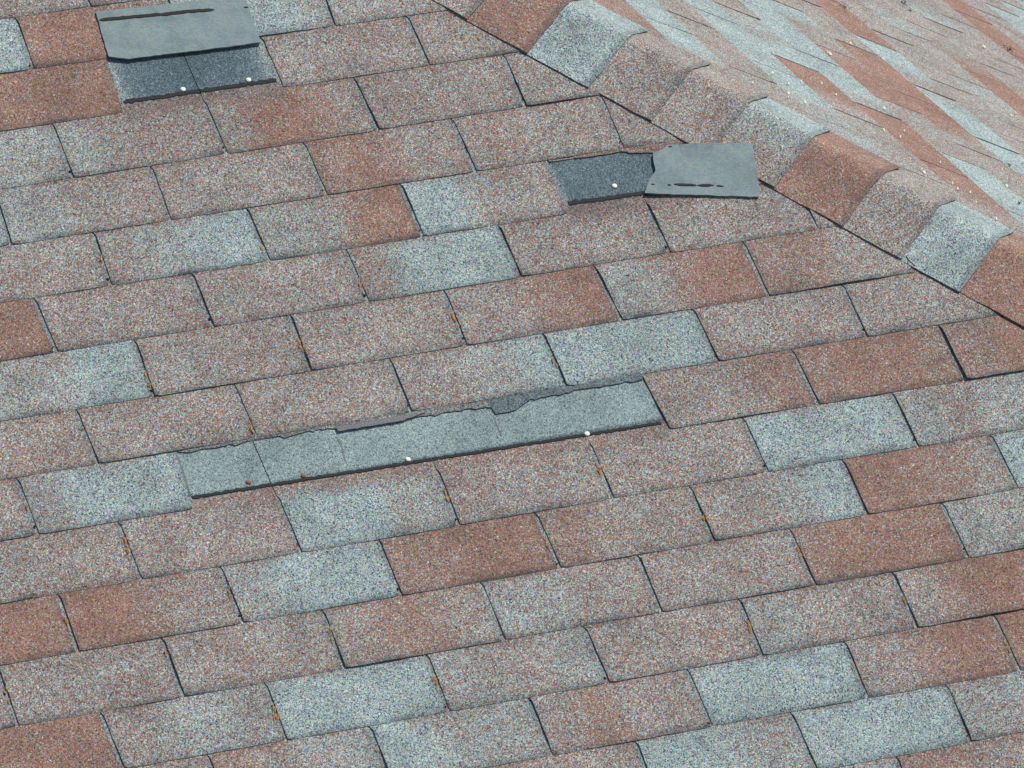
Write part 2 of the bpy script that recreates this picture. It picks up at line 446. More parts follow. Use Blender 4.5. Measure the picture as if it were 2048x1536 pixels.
def strip_mesh(name, pts_c, width_fn, th, base_h, mat, parent=None, frame=frame1):
    """irregular bead following plane points; pts_c list of (U,V)"""
    V = []; F = []; n = len(pts_c)
    for i, p in enumerate(pts_c):
        a = pts_c[max(i-1, 0)]; b = pts_c[min(i+1, n-1)]; d = b-a; d = d/np.linalg.norm(d); q = np.array([-d[1], d[0]])
        w0, w1 = width_fn(i/(n-1))
        hh = base_h(p) if callable(base_h) else base_h
        for off, h in ((w0, 0), (w0*.6, th), (-w1*.6, th), (-w1, 0)):
            V.append(world(frame(*(p+q*off), hh+h)))
    for i in range(n-1):
        for a in range(3):
            F.append((i*4+a, i*4+a+1, (i+1)*4+a+1, (i+1)*4+a))
        F.append((i*4+3, i*4, (i+1)*4, (i+1)*4+3))
    F.append((0, 1, 2, 3)); F.append(tuple((n-1)*4+a for a in (3, 2, 1, 0)))
    return mesh_obj(name, V, F, mat, parent)

# sealant line of each gap: (course below, px start, px end, half width)
SEALS = [(2, (248, 204), (552, 160), .021), (5, (1137, 407), (1395, 372), .021), (9, (384, 995), (1322, 846), .0155)]
TAR_SLOTS = set()
tabs = {}
for k in sorted(TAB):
    seen = []
    for u0 in sorted(TAB[k]):
        if (k, u0) in MISSING: continue
        code = TAB[k][u0]
        corners = [proj((*node(u0+a, k+b), 0)) for a in (0, 1) for b in (0, 1)]
        if not on_screen(corners, 220): continue
        o = make_tab(k, u0, code)
        if o is None: continue
        tabs[(k, u0)] = o
        # visible part for the naming order
        vis = [proj((*p, 0)) for p in [node(u0+.03+.94*a, k+.04+.92*b) if False else (node(u0, k)*(1-a)+node(u0+1, k)*a)*(1-b)+(node(u0, k+1)*(1-a)+node(u0+1, k+1)*a)*b for a in np.linspace(.02, .98, 9) for b in np.linspace(.05, .95, 5)] if crest_dist(*p) > .5]
        vis = [q for q in vis if 0 < q[0] < IMG_W and 0 < q[1] < IMG_H]
        if vis: seen.append((u0, o))
        else: tag(o, 'shingle just beyond the edge of the picture, %s course, %s' % (ORD[k+1], 'left' if u0 < 2 else 'right'), 'shingle', 'near slope shingles')
    for i, (u0, o) in enumerate(seen):
        lab = '%s shingle, %s from left in the %s course from the top' % (colour_words(TAB[k][u0]), ORD[i], ORD[k+1])
        tag(o, lab, 'shingle', 'near slope shingles')
for (k, u0), lab in {(1, .5): 'torn headlap of the missing shingle under the folded tab', (4, 3): 'torn headlap of the missing shingle beside the loose piece', (8, 0): 'torn headlap left of three over the long gap', (8, 1): 'torn headlap middle of three over the long gap', (8, 2): 'torn headlap right of three over the long gap'}.items():
    o = make_tab(k, u0, 'P', True); o.name = 'torn_shingle'; o.data.name = 'torn_shingle'
    tag(o, lab, 'torn shingle', 'stubs of the missing shingles')
# parts of tabs: sealant left showing on the headlap, one bead per shingle, and tar spots in the slots
def tab_at(k, U, V):
    for (kk, u0), o in tabs.items():
        if kk != k: continue
        a = node(u0, k, k); b = node(u0, k+1, k); c = node(u0+1, k, k); d = node(u0+1, k+1, k)
        s = (V-a[1])/(b[1]-a[1]); l0 = a[0]+(b[0]-a[0])*s; l1 = c[0]+(d[0]-c[0])*s
        if l0 <= U < l1: return (kk, u0)
for k, p0, p1, hw in SEALS:
    A = on1(*p0)[:2]; Z = on1(*p1)[:2]; N = 420 if k == 9 else 140
    runs = {}
    for i in range(N+1):
        p = A+(Z-A)*i/N
        p = p+np.array([0, .004*mnoise.noise(Vector((p[0]*6, 4, k)))])
        key = tab_at(k, *p)
        if key: runs.setdefault(key, []).append(p)
    for key, pts in runs.items():
        if len(pts) < 3: continue
        nfun = lambda t, pts=pts: (hw*(.85+.55*mnoise.noise(Vector((pts[int(t*(len(pts)-1))][0]*34, 1, 0)))), hw*(.85+.55*mnoise.noise(Vector((pts[int(t*(len(pts)-1))][0]*31, 7, 0)))))
        ea = min(1, 1)
        bh = lambda p: TH*((p[1]-line_v(k, p[0]))/ASP)+.0004
        s_ = strip_mesh('sealant_strip', pts, nfun, .004, bh, SEAL, tabs[key])
TAR = [(65,133,0,-1),(1051,200,2,2),(1246,285,3,2.5),(453,296,2,0),(145,345,2,-1),(340,428,3,-.5),(845,462,4,1),(221,560,4,-1),(112,695,5,-1.5),(426,640,5,-.5),(735,592,5,.5),(308,783,6,-1),(932,678,6,1),(1338,496,5,2.5),(1132,766,7,1.5),(1436,712,7,2.5),(511,866,7,-.5),(822,812,7,.5),(75,1055,8,-2),(601,1090,9,-.5),(917,1040,9,.5),(1535,932,9,2.5),(1735,1018,10,3),(802,1180,10,0),(485,1232,10,-1),(1934,1098,11,3.5),(1119,1130,10,1),(1834,880,9,3.5),(1215,1358,12,1),(897,1415,12,0),(1424,1448,13,1.5),(1941,1472,14,3),(1735,1388,13,2.5),(1008,1272,11,.5),(1733,660,7,3.5),(650,383,3,.5)]
for (x, y, k, u0) in TAR:
    if (k, u0) not in tabs: continue
    rr = random.Random(x*7+y)
    p = on1(x-6, y-1)[:2]
    V = []; nn = 9; tsz = rr.uniform(.005, .0105)
    hh = TH*1.0
    for i in range(nn):
        a = 2*math.pi*i/nn; r_ = tsz*(.6+.8*rr.random())
        V.append(world((p[0]+math.cos(a)*r_*1.1, p[1]+math.sin(a)*r_*.8, -hh)))
    V.append(world((p[0], p[1], -hh-.007)))
    mesh_obj('tar_spot', V, [(i, (i+1) % nn, nn) for i in range(nn)]+[tuple(range(nn-1, -1, -1))], SEAL, tabs[(k, u0)])

# ------------------------------------------------------------------ far slope
L2 = [(3,0,(1832,324),(1911,349)),(3,1,(1703,205),(1797,237)),(3,2,(1580,92),(1664,122)),(3,3,(1478,0),(1546,24)),
(4,-.5,(2000,422),None),(4,.5,(1871,303),(1941,327)),(4,1.5,(1745,188),(1830,217)),(4,2.5,(1625,83),(1707,114)),
(5,1,(1905,282),(1985,311)),(5,2,(1788,175),None),(5,3,(1663,72),(1742,103)),
(6,1.5,(1946,271),None),(6,2.5,(1825,164),(1906,192)),(6,3.5,(1694,63),(1777,92)),
(7,3,(1862,154),(1950,183)),(7,4,(1733,56),(1820,89)),(8,3.5,(1893,141),(1972,174)),(8,4.5,(1771,50),None),
(9,5,(1806,44),None),(10,5.5,(1840,38),(1919,65)),(10,4.5,(1961,130),(2032,156)),(11,5,(1987,117),None),
(12,6.5,(1898,16),(1972,45)),(13,7,(1928,7),(1989,28)),
(2,.5,None,(1755,256)),(2,1.5,(1537,105),(1628,138)),(1,1,(1495,116),(1590,151)),(1,2,(1366,2),(1465,43)),(0,1.5,(1326,18),(1412,46)),(-1,1,(1278,36),(1376,68))]
A_ = []
for K, n_, a, b in L2:
    for v, q, wt in ((K, a, 1.0), (K+.93, b, .45)):
        if q is None: continue
        x, y = q
        A_.append(wt*np.array([n_, v, 1, 0, 0, 0, -x*n_/1e3, -x*v/1e3, -x/1e3])); A_.append(wt*np.array([0, 0, 0, n_, v, 1, -y*n_/1e3, -y*v/1e3, -y/1e3]))
_, _, Vt = np.linalg.svd(np.array(A_)); H2 = Vt[-1].reshape(3, 3); H2[2] /= 1000; H2 /= H2[2, 2]
def lat2(n_, K):
    q = H2 @ np.array([n_, K, 1.0]); return hit(q[0]/q[2], q[1]/q[2], C0, N2)
def frame2(a, b, h):          # a = coordinate against the eave direction, b = down slope, from crest point C0
    return C0+EAVE2*a+DOWN2*b+N2*h
def ab2(X): d = X-C0; return np.array([d @ EAVE2, d @ DOWN2])
# regular lattice in metres fitted to the measured one: affine + gentle course spacing
def lat_ab(n_, K): return ab2(lat2(n_, K))

TAB2 = {(-1,0):'BP',(-1,1):'BB',(-1,2):'B',(-2,.5):'Q',(-2,1.5):'QQ',(-1,-1):'P',(0,.5):'P',(0,1.5):'P',(0,2.5):'P',
(1,0):'BG',(1,1):'BBB',(1,2):'PB',(2,.5):'RRRQP',(2,1.5):'GGB',(2,2.5):'RRP',(2,3.5):'P',(2,-.5):'P',
(3,-1):'RQP',(3,-2):'P',(3,0):'RRR',(3,1):'BBG',(3,2):'BBB',(3,3):'B',(4,-.5):'BBB',(4,-1.5):'B',(4,.5):'P',(4,1.5):'QRRR',(4,2.5):'BPP',(4,3.5):'P',
(5,1):'RRQP',(5,2):'RRR',(5,3):'P',(5,4):'P',(5,0):'P',(5,-1):'PB',(6,-.5):'B',(6,.5):'BBG',(6,1.5):'GBBB',(6,2.5):'BBP',(6,3.5):'RRR',(6,4.5):'R',(7,3):'P',(7,2):'P',(7,4):'P',
(9,2):'RRQ',(9,3):'RRR',(9,4):'PPQ',(12,5.5):'RR',(12,6.5):'RR',(12,4.5):'RR',(12,7.5):'RR',(12,3.5):'R',(14,6.5):'B',(14,5.5):'BB',(14,4.5):'B',(15,7):'B',(16,7.5):'BB',(16,6.5):'B',(10,7.5):'P'}
TH2 = .0060
def crest2(a, b):           # distance from the crest measured on the far slope
    return (EAVE2*a+DOWN2*b) @ side2
far = []
for K in range(-3, 19):
    n0 = -3.0 if K % 2 else -3.5
    lst = []
    for q in range(16):
        n_ = n0+q
        cor = [lat_ab(n_+a, K+b) for a in (0, 1) for b in (0, 1)]
        scr = [proj(frame2(*c, 0)) for c in cor]
        if not on_screen(scr, 60): continue
        if max(crest2(*c) for c in cor) < .12: continue
        rnd = random.Random(K*31+int(n_*2))
        code = TAB2.get((K, n_))
        if code is None: code = rnd.choice(['P', 'P', 'PG', 'P', 'GP', 'P', 'PP'])
        tl, bl, tr, br = lat_ab(n_+1, K), lat_ab(n_+1, K+1), lat_ab(n_, K), lat_ab(n_, K+1)
        code_f = code
        NI, NJ = 14, 6; G = []; H = []; T = []
        curl = max(0, rnd.gauss(0, .0025)); cx_ = rnd.random(); sl_ = .010*rnd.choice([.35, .6, .9, 1.3, 1.8])
        l0, l1 = max(0, rnd.gauss(0, .0015)), max(0, rnd.gauss(0, .0015))
        for j in range(-3, NJ+1):
            s = j/NJ if j >= 0 else j/3*1.1
            ri = []; hi = []; ti = []
            for i in range(NI+1):
                x = i/NI; e = sl_ if s > 0 else .001
                xx = e+(1-2*e)*x
                p = (tl*(1-xx)+tr*xx)*(1-s)+(bl*(1-xx)+br*xx)*s
                nz = mnoise.noise(Vector((p[0]*8, p[1]*8, 8.8)))
                if j == NJ: p = p+np.array([0, nz*.003])
                h = TH2*s
                if s > 0: h += (curl*math.exp(-((x-cx_)/.35)**2)+l0*(1-x)+l1*x)*s**3+nz*.0008
                r, f, d = tone_along(code_f, x); r = (r-.5)*1.12+.47
                r += .12*mnoise.noise(Vector((p[0]*4, p[1]*4, 2)))
                if s < 0: r, f, d = .3, .4, .6  # headlap coloured dark to paint the depth shade inside the slots
                else: d += max(0, nz)*.12*math.exp(-(1-s)/.1)
                dd = crest2(*p)
                if dd < .13:
                    # slide along the eave direction to the cut line
                    da = (.13-dd)/(EAVE2 @ side2); p = np.array([p[0]+da, p[1]])
                    h -= .002
                ri.append(p); hi.append(h); ti.append((min(max(r, 0), 1), f, d))
            G.append(ri); H.append(hi); T.append(ti)
        keep = [i for i in range(NI+1) if max(crest2(*G[j][i]) for j in range(len(G))) > .1301]
        if len(keep) < 3: continue
        a_, z_ = max(keep[0]-1, 0), min(keep[-1]+1, NI)
        G = [r[a_:z_+1] for r in G]; H = [r[a_:z_+1] for r in H]; T = [r[a_:z_+1] for r in T]
        o = slab('roof_shingle', G, H, T, TH2*.9, frame2, GRAN, ASPH)
        onscr = on_screen([proj(frame2(*(tl*(1-a)+tr*a)*1, 0)) for a in (.1, .5, .9)]+[proj(frame2(*(bl*(1-a)+br*a), 0)) for a in (.1, .5, .9)], 0)
        lst.append((n_, o, code_f, onscr))
    lst = [t for t in sorted(lst, key=lambda t: -t[0])]
    far.append((K, lst))
far = [(K, l) for K, l in far if l]
vis_rows = [K for K, l in far if any(t[3] for t in l)]
for K, l in far:
    c = 0
    for n_, o, code, v in l:
        if v:
            tag(o, '%s shingle on far slope, %s down in the %s row beyond the hip' % (colour_words(code), ORD[c], ORD[vis_rows.index(K)]), 'shingle', 'far slope shingles'); c += 1
        else: tag(o, 'shingle on far slope beyond the edge of the picture', 'shingle', 'far slope shingles beyond the picture')

# ------------------------------------------------------------------ hip caps
RHO = .19
TAN = RHO*math.tan(THETA/2); ARC = RHO*THETA/2
def cap_pt(s, w_, h):
    """s along hip from C0, w_ arc coordinate (-: near slope), h height"""
    base = C0+hip*s
    if abs(w_) >= ARC:
        sd, nn = (side1, N1) if w_ < 0 else (side2, N2)
        return base+sd*(TAN+abs(w_)-ARC)+nn*h
    ctr = base+side1*TAN-N1*RHO
    f = (w_+ARC)/(2*ARC)*THETA
    ax = N1; perp = N2-N1*(N1 @ N2); perp /= np.linalg.norm(perp)
    nn = ax*math.cos(f)+perp*math.sin(f)
    return ctr+nn*(RHO+h)
cap_s = [(on1(*p)-C0) @ hip for p in cap_px]
cap_code = ['P', 'R', 'B', 'P', 'P', 'GB', 'R', 'P', 'B', 'R', 'P', 'P']
cap_vis = 0
CAPLBL = {1:'brick-red hip cap at the top edge, left of the blue-grey one', 2:'blue-grey hip cap near the top edge, between red and pink caps', 3:'mottled dark pink-grey hip cap just below the topmost blue-grey cap', 4:'mottled pink-grey hip cap above the loose torn piece', 5:'pale hip cap with blue-grey top, behind the loose torn piece', 6:'brick-red hip cap right of the loose torn piece', 7:'mottled brown-grey hip cap between the red and lower blue-grey caps', 8:'pale blue-grey hip cap, lowest of the blue-grey caps', 9:'reddish hip cap cut off by the right edge of the picture'}
H1 = .007
for ci in range(len(cap_s)-1):
    s0, s1 = cap_s[ci], cap_s[ci+1]
    rnd = random.Random(ci*13+5)
    code = cap_code[ci]
    NI, NJ = 22, 34
    G = []; H = []; T = []
    w_lo = -.535+rnd.uniform(-.012, .012); w_hi = .50+rnd.uniform(-.015, .02)
    hgap = rnd.uniform(.002, .012)
    lo0, lo1 = rnd.uniform(0, .010), rnd.uniform(0, .014)
    for j in range(NI+1):            # along hip, including part under the cap above
        x = j/NI; s = s0-.38*(s1-s0)+(s1-s0)*1.38*x
        xr = (s-s0)/(s1-s0)
        ri = []; hi = []; ti = []
        for i in range(NJ+1):
            y = i/NJ; w_ = w_lo+(w_hi-w_lo)*y
            nz = mnoise.noise(Vector((s*7, w_*7, ci*3.1)))
            h = H1+.008*max(xr, -.4)+.0015*nz
            h += max(0, -.25-w_)*(.006+.03*(lo0*(1-xr)+lo1*xr)*10)*max(xr, 0)
            h += max(0, w_-.25)*.03*max(xr, 0)
            ss = s; ww = w_
            if j == NI: ss += nz*.006
            if i in (0, NJ): ww += nz*.006
            ri.append((ss, ww)); hi.append(h)
            r, f, d = tone_along('BBGP' if ci == 5 else code, 1-y if ci == 5 else x)
            r += .12*mnoise.noise(Vector((s*4, w_*4, 7)))
            d += max(0, mnoise.noise(Vector((s*5, w_*5, 17)))+.05)*(.55 if ci in (3, 6, 7) else .18)*math.exp(-((w_+.12)/.16)**2)
            if j >= NI-1: d += .35
            ti.append((min(max(r, 0), 1), f, min(d, 1)))
        G.append(ri); H.append(hi); T.append(ti)
    o = slab('hip_cap_shingle', G, H, T, TH, cap_pt, GRAN, ASPH)
    for p in o.data.polygons: p.use_smooth = False
    tag(o, CAPLBL.get(ci, 'hip cap shingle beyond the edge of the picture'), 'hip cap', 'hip cap shingles along the hip')

# ------------------------------------------------------------------ roof deck below (one solid roof body)
def big(a0, a1): pass
hipw = B.T @ hip
cw = world(C0-N1*.035-N2*0.0)
def deckpts():
    up = C0-hip*12-N1*.03; dn = C0+hip*16-N1*.03
    a = up+np.array([-22, 0, 0]); b = dn+np.array([-22-28*hip[0], 0, 0])
    c = up-EAVE2*0; d = dn
    e = up+DOWN2*0; return up, dn, a, b
up, dn, a, b = deckpts()
upb = up+EAVE2*22; dnb = dn+EAVE2*50
V = [world(p) for p in (a, b, dn, up, dnb, upb)]
V += [v-np.array([0, 0, .25]) for v in V]
deck = mesh_obj('roof_deck', V, [(0, 1, 2, 3), (3, 2, 4, 5), (6, 9, 8, 7), (9, 11, 10, 8), (0, 6, 7, 1), (1, 7, 8, 2), (2, 8, 10, 4), (4, 10, 11, 5), (5, 11, 9, 3), (3, 9, 6, 0)], DECKM)
tag(deck, kind='structure')
g = ORIGIN[2]-9
gm = simple_mat('lawn', (.06, .09, .03), .95, .4, 3)
gr = mesh_obj('ground', [(-600, -600, g), (600, -600, g), (600, 600, g), (-600, 600, g)], [(0, 1, 2, 3)], gm); tag(gr, kind='structure')

# ------------------------------------------------------------------ turned and torn pieces
def densify(poly, step):
    out = []
    for i in range(len(poly)):
        a = np.array(poly[i], float); b = np.array(poly[(i+1) % len(poly)], float); n = max(1, int(np.linalg.norm(b-a)/step))
        for q in range(n): out.append(a+(b-a)*q/n)
    return out
def plate(name, poly_px, th, hfun, mat, edge, jag=1.0, seed=0, parent=None, tone=None, step=9):
    """thin piece lying on the near slope; outline given as photo points on the slope"""
    P = densify(poly_px, step)
    Q = []
    for i, p in enumerate(P):
        n1 = mnoise.noise(Vector((p[0]*.09, p[1]*.09, seed))); n2 = mnoise.noise(Vector((p[0]*.09, p[1]*.09, seed+50)))
        Q.append(on1(p[0]+n1*jag*2.2, p[1]+n2*jag*2.2)[:2])
    bm = bmesh.new()
    vs = [bm.verts.new((q[0], q[1], 0)) for q in Q]
    f = bm.faces.new(vs)
    bmesh.ops.triangulate(bm, faces=[f])
    bmesh.ops.subdivide_edges(bm, edges=[e for e in bm.edges if not e.is_boundary], cuts=2, use_grid_fill=True)
    bmesh.ops.triangulate(bm, faces=bm.faces[:])
    bm.verts.index_update()
    n = len(bm.verts); top = []; bot = []
    for v in bm.verts:
        h = hfun(v.co.x, v.co.y); top.append(world((v.co.x, v.co.y, -h))); bot.append(world((v.co.x, v.co.y, -(h-th))))
    F = []
    for fc in bm.faces:
        idx = [v.index for v in fc.verts]
        F.append(tuple(idx)); F.append(tuple(i+n for i in reversed(idx)))
    nf = len(F)
    for e in bm.edges:
        if e.is_boundary:
            a, b_ = e.verts[0].index, e.verts[1].index; F.append((a, b_, b_+n, a+n))
    bm.free()
    o = mesh_obj(name, top+bot, F, mat, parent, tone=None if tone is None else [(*tone, 1)]*(2*n))
    bm = bmesh.new(); bm.from_mesh(o.data); bmesh.ops.recalc_face_normals(bm, faces=bm.faces[:]); bm.to_mesh(o.data); bm.free()
    o.data.materials.append(edge)
    for p in o.data.polygons[nf:]: p.material_index = 1
    return o
# 1: tab folded back up the slope, its back to the sky
def h_fold(U, V):
    s = (line_v(1, U)-V)/ASP           # 0 at crease, 1 at free edge
    return .012+.007*math.exp(-max(s, 0)/.12)+.012*max(0, s-.6)+.01*max(0, .8-U)*math.exp(-max(s, 0)/.3)
fold = plate('folded_shingle_tab', [(191, 26), (300, 15), (395, 4), (489, -6), (504, 40), (521, 88), (470, 95), (400, 104), (372, 107), (300, 116), (256, 122), (216, 117), (205, 76)], .012, h_fold, BACK, ASPH, .5, 1)
tag(fold, 'grey shingle tab folded back up the slope near the top-left corner', 'shingle tab', None)
def bead(px, hw, hf, parent, wob=.3, mat=SEAL, name='sealant_strip'):
    hw *= 1.35; P = [on1(*p)[:2] for p in px]; pts = []
    for a, b_ in zip(P[:-1], P[1:]):
        n = max(2, int(np.linalg.norm(b_-a)/.012))
        pts += [a+(b_-a)*q/n for q in range(n)]
    pts.append(P[-1])
    L = len(pts)
    def wf(t):
        e = min(1, t*L/2.5, (1-t)*L/2.5)**.5 if t not in (0, 1) else .25
        x = t*L
        return hw*e*(1+wob*mnoise.noise(Vector((x*.35, px[0][0], 0)))), hw*e*(1+wob*mnoise.noise(Vector((x*.35, px[0][0], 9))))
    return strip_mesh(name, pts, wf, .0035, lambda p: hf(*p)+.0002, mat, parent)
bead([(198, 43), (260, 37), (326, 31)], .011, h_fold, fold)
bead([(316, 33), (370, 26), (428, 22)], .0115, h_fold, fold)
bead([(487, 17), (496, 17)], .007, h_fold, fold)
# 2: loose torn piece lying face down
PC = on1(1405, 345)[:2]
def h_loose(U, V):
    du = U-PC[0]; dv = V-PC[1]
    c = crest_dist(U, V)
    return .016+min(.016, .10*max(0, .64-c))+.006*max(0, -du-.2)/.15
loose = plate('loose_shingle_piece', [(1304, 309), (1322, 303), (1334, 293), (1420, 292), (1502, 293), (1509, 335), (1519, 384), (1517, 397), (1400, 393), (1288, 391), (1296, 366), (1310, 345), (1306, 325)], .012, h_loose, BACK, ASPH, .5, 2)
tag(loose, 'torn grey shingle piece lying face down against the hip caps', 'shingle piece', None)
bead([(1347, 372), (1372, 373), (1392, 374)], .0085, h_loose, loose)
bead([(1394, 374), (1426, 374)], .0095, h_loose, loose, .4)
bead([(1432, 375), (1446, 376)], .007, h_loose, loose, .5)
bead([(1334, 373), (1341, 374)], .006, h_loose, loose, .5)
bead([(1301, 373), (1308, 373)], .005, h_loose, loose, .5)
bead([(1336, 297), (1343, 296)], .004, h_loose, loose, .5)
bead([(1384, 331), (1396, 331)], .008, lambda U, V: h_loose(U, V)-.0032, loose, .2, simple_mat('brown_stain', (.20, .24, .22), .9, .2, 300), 'stain_spot')
# 3: remnants under the courses
def h_course(k, off):
    return lambda U, V: TH*((V-line_v(k, U))/ASP)+off
rem = plate('torn_shingle_remnant', [(1140, 312), (1240, 297), (1330, 285), (1396, 273), (1402, 280), (1385, 283), (1330, 296), (1322, 304), (1312, 306), (1262, 306), (1240, 303), (1190, 312), (1150, 318)], .005, h_course(4, .003), GRAN, ASPH, 1.3, 5, tone=(.85, 0, .25))
tag(rem, 'torn red-brown strip left above the dark gap beside the loose piece', 'shingle remnant', 'torn shingle remnants')
remA = plate('torn_shingle_remnant', [(353, 902), (512, 870), (669, 850), (823, 822), (990, 797), (994, 812), (960, 817), (930, 818), (881, 827), (840, 831), (806, 838), (744, 848), (671, 859), (655, 857), (608, 864), (570, 874), (540, 873), (512, 879), (470, 891), (452, 889), (430, 897), (405, 896), (380, 904)], .003, h_course(8, .0024), GRAN, ASPH, 2.2, 6, tone=(.40, .08, .34))
tag(remA, 'ragged grey torn edge above the left part of the long gap', 'shingle remnant', 'torn shingle remnants')
remB = plate('torn_shingle_remnant', [(976, 800), (1126, 768), (1281, 745), (1286, 757), (1262, 764), (1230, 767), (1201, 775), (1160, 778), (1139, 785), (1120, 790), (1091, 793), (1060, 800), (1047, 806), (1037, 819), (1010, 826), (990, 829), (983, 812)], .003, h_course(8, .0030), GRAN, ASPH, 2.2, 7, tone=(.12, .30, .34))
tag(remB, 'dark ragged torn edge above the right part of the long gap', 'shingle remnant', 'torn shingle remnants')
flap = plate('torn_shingle_flap', [(672, 857), (744, 842), (806, 832), (850, 826), (806, 843), (744, 853), (676, 864)], .005, lambda U, V: h_course(8, .010)(U, V), TORN, ASPH, .8, 8)
tag(flap, 'small lifted sliver of torn shingle over the middle of the long gap', 'shingle sliver')

# slot ghosts: worn grooves on the pale headlap (surface wear of the course below, so parts of it)
def crack(px, hw, k, name, mat):
    P0 = on1(*px[0])[:2]; key = tab_at(k, P0[0], P0[1]); par = tabs.get(key)
    bead(px, hw, lambda U, V: TH*((V-line_v(k, U))/ASP)-.0022, par, .9, mat, name)
WEAR = simple_mat('wear_mark', (.12, .13, .13), .95, .6, 500, .1, c2=(.30, .32, .30))
crack([(672, 872), (682, 888), (692, 926)], .006, 9, 'wear_mark', WEAR)
crack([(987, 832), (996, 855), (1004, 872)], .004, 9, 'wear_mark', WEAR)
crack([(353, 907), (366, 940), (380, 985)], .004, 9, 'wear_mark', WEAR)
# old joints crossing the gaps
JM = simple_mat('joint_shadow_gap', (.03, .035, .04), .95, .3, 300, .1)

# ------------------------------------------------------------------ nails
def nail(x, y, mat, lab, k, r=.017):
    p = on1(x, y)[:2]; h = TH*((p[1]-line_v(k, p[0]))/ASP)+.001
    V = []; F = []; n = 20
    prof = [(.25, -.05), (.25, 0), (1, .0), (1.0, .004), (.85, .0065), (0, .0075)]
    for rr, z in prof:
        for i in range(n):
            a = 2*math.pi*i/n; q = r*rr if rr != .25 else .006
            V.append(world((p[0]+math.cos(a)*q, p[1]+math.sin(a)*q, -(h+z))))
    for j in range(len(prof)-1):
        for i in range(n): F.append((j*n+i, j*n+(i+1) % n, (j+1)*n+(i+1) % n, (j+1)*n+i))
    o = mesh_obj('roofing_nail', V, F, mat, smooth=True)
    tag(o, lab, 'nail', 'exposed roofing nails')
nail(366, 179, NAILW, 'white nail head left of the joint in the top-left dark gap', 2)
nail(497, 160, NAILW, 'white nail head right of the joint in the top-left dark gap', 2)
nail(1229, 372, NAILW, 'white nail head in the dark gap beside the loose piece', 5)
nail(816, 919, NAILW, 'cream nail head on the middle of the long sealant line', 9, .016)
nail(1174, 868, NAILW, 'cream nail head near the right end of the long gap', 9, .017)
nail(497, 964, NAILR, 'rusty nail head near the left end of the long gap', 9, .017)
nail(607, 951, NAILR, 'rusty nail head just right of the joint in the long gap', 9, .017)

# ------------------------------------------------------------------ needles, flakes, debris
NEEDLES = [(120,292,.6),(592,685,1.1),(521,492,.8),(208,520,.9),(715,568,.8),(735,582,.5),(905,635,1.2),(918,655,.7),(1106,718,.8),(1112,728,.5),(292,750,.7),(297,770,.6),(502,850,.9),(506,862,.6),(257,1098,1.3),(250,1082,.7),(55,1018,.8),(134,1240,1.0),(140,1255,.7),(460,1190,.9),(455,1178,.6),(330,1305,.8),(663,1275,1.1),(658,1262,.7),(872,1368,1.0),(865,1355,.6),(547,1420,1.2),(552,1435,.8),(10,1385,.8),(18,1402,.5),(1197,940,1.3),(1100,1095,.9),(1094,1078,.6),(1597,1100,1.1),(1602,1112,.6),(1500,1255,1.1),(1495,1243,.7),(2003,1020,1.1),(2008,1030,.6),(1810,1205,1.0),(2012,1288,1.2),(2018,1300,.7),(1702,1332,.9),(1711,1358,.5),(1407,1245,.5),(740,1010,.4),(885,985,.8),(890,1000,.5),(1405,1040,.7),(765,1500,.6),(598,700,.7)]
def snap_slot(x, y):
    p = on1(x, y)[:2]; best = None
    for (k, u0) in tabs:
        a = node(u0, k, k); b = node(u0, k+1, k); t = (p[1]-a[1])/(b[1]-a[1])
        if -.02 < t < 1.02:
            d = a[0]+(b[0]-a[0])*t-p[0]
            if best is None or abs(d) < abs(best): best = d
    if best is None or abs(best) > .12: return None
    q = proj((p[0]+best-.004, p[1], 0)); return q[0], q[1]
for (x, y, sc_) in NEEDLES:
    sn = snap_slot(x, y)
    if sn is None: print('needle skipped', x, y); continue
    seed_ = x*3+y; x, y = sn
    rr = random.Random(seed_); V = []; F = []
    for q in range(rr.randint(3, 6)):
        ang = math.radians(67+rr.gauss(0, 13)); L = rr.uniform(8, 17)*sc_; cx, cy = x+rr.gauss(0, 1.2), y+rr.gauss(0, 5)*sc_
        bend = rr.uniform(-2, 2); m = 6; base = len(V)
        hh = TH*rr.uniform(.5, 1.3)
        for i in range(m):
            t = i/(m-1)-.5
            px_, py_ = cx+math.cos(ang)*L*t-math.sin(ang)*bend*(1-4*t*t), cy+math.sin(ang)*L*t+math.cos(ang)*bend*(1-4*t*t)
            p = on1(px_, py_)[:2]; wd = .0030*(1-abs(t)*1.3)
            for a in range(4):
                an = math.pi/2*a; V.append(world((p[0]+math.cos(an)*wd, p[1]+math.sin(an)*wd*.4, -(hh+.004+math.sin(an)*wd+.004*t))))
        for i in range(m-1):
            for a in range(4): F.append((base+i*4+a, base+i*4+(a+1) % 4, base+(i+1)*4+(a+1) % 4, base+(i+1)*4+a))
    o = mesh_obj('pine_needles', V, F, NEED)
    tag(o, 'few dry orange pine needles caught in a slot between shingles', 'pine needles', 'dry pine needles caught in the slots')
FL = [(1340,63),(1412,64),(1544,103),(1546,128),(1545,146),(1486,155),(1505,166),(1577,168),(1620,158),(1643,167),(1602,163),(1660,108),(1655,105),(1701,87),(1713,90),(1968,94),(1672,190),(1662,214),(1577,187),(1576,195),(1610,205),(1730,240),(1808,262),(1767,260),(1788,214),(1768,217),(1800,274),(1664,252),(1788,333),(1880,325),(1848,345),(1915,378),(1905,367),(2022,231),(2004,340),(2013,372),(1980,428),(1992,438),(1940,385),(1912,266),(1873,302),(1952,405),(1820,318),(1843,340)]
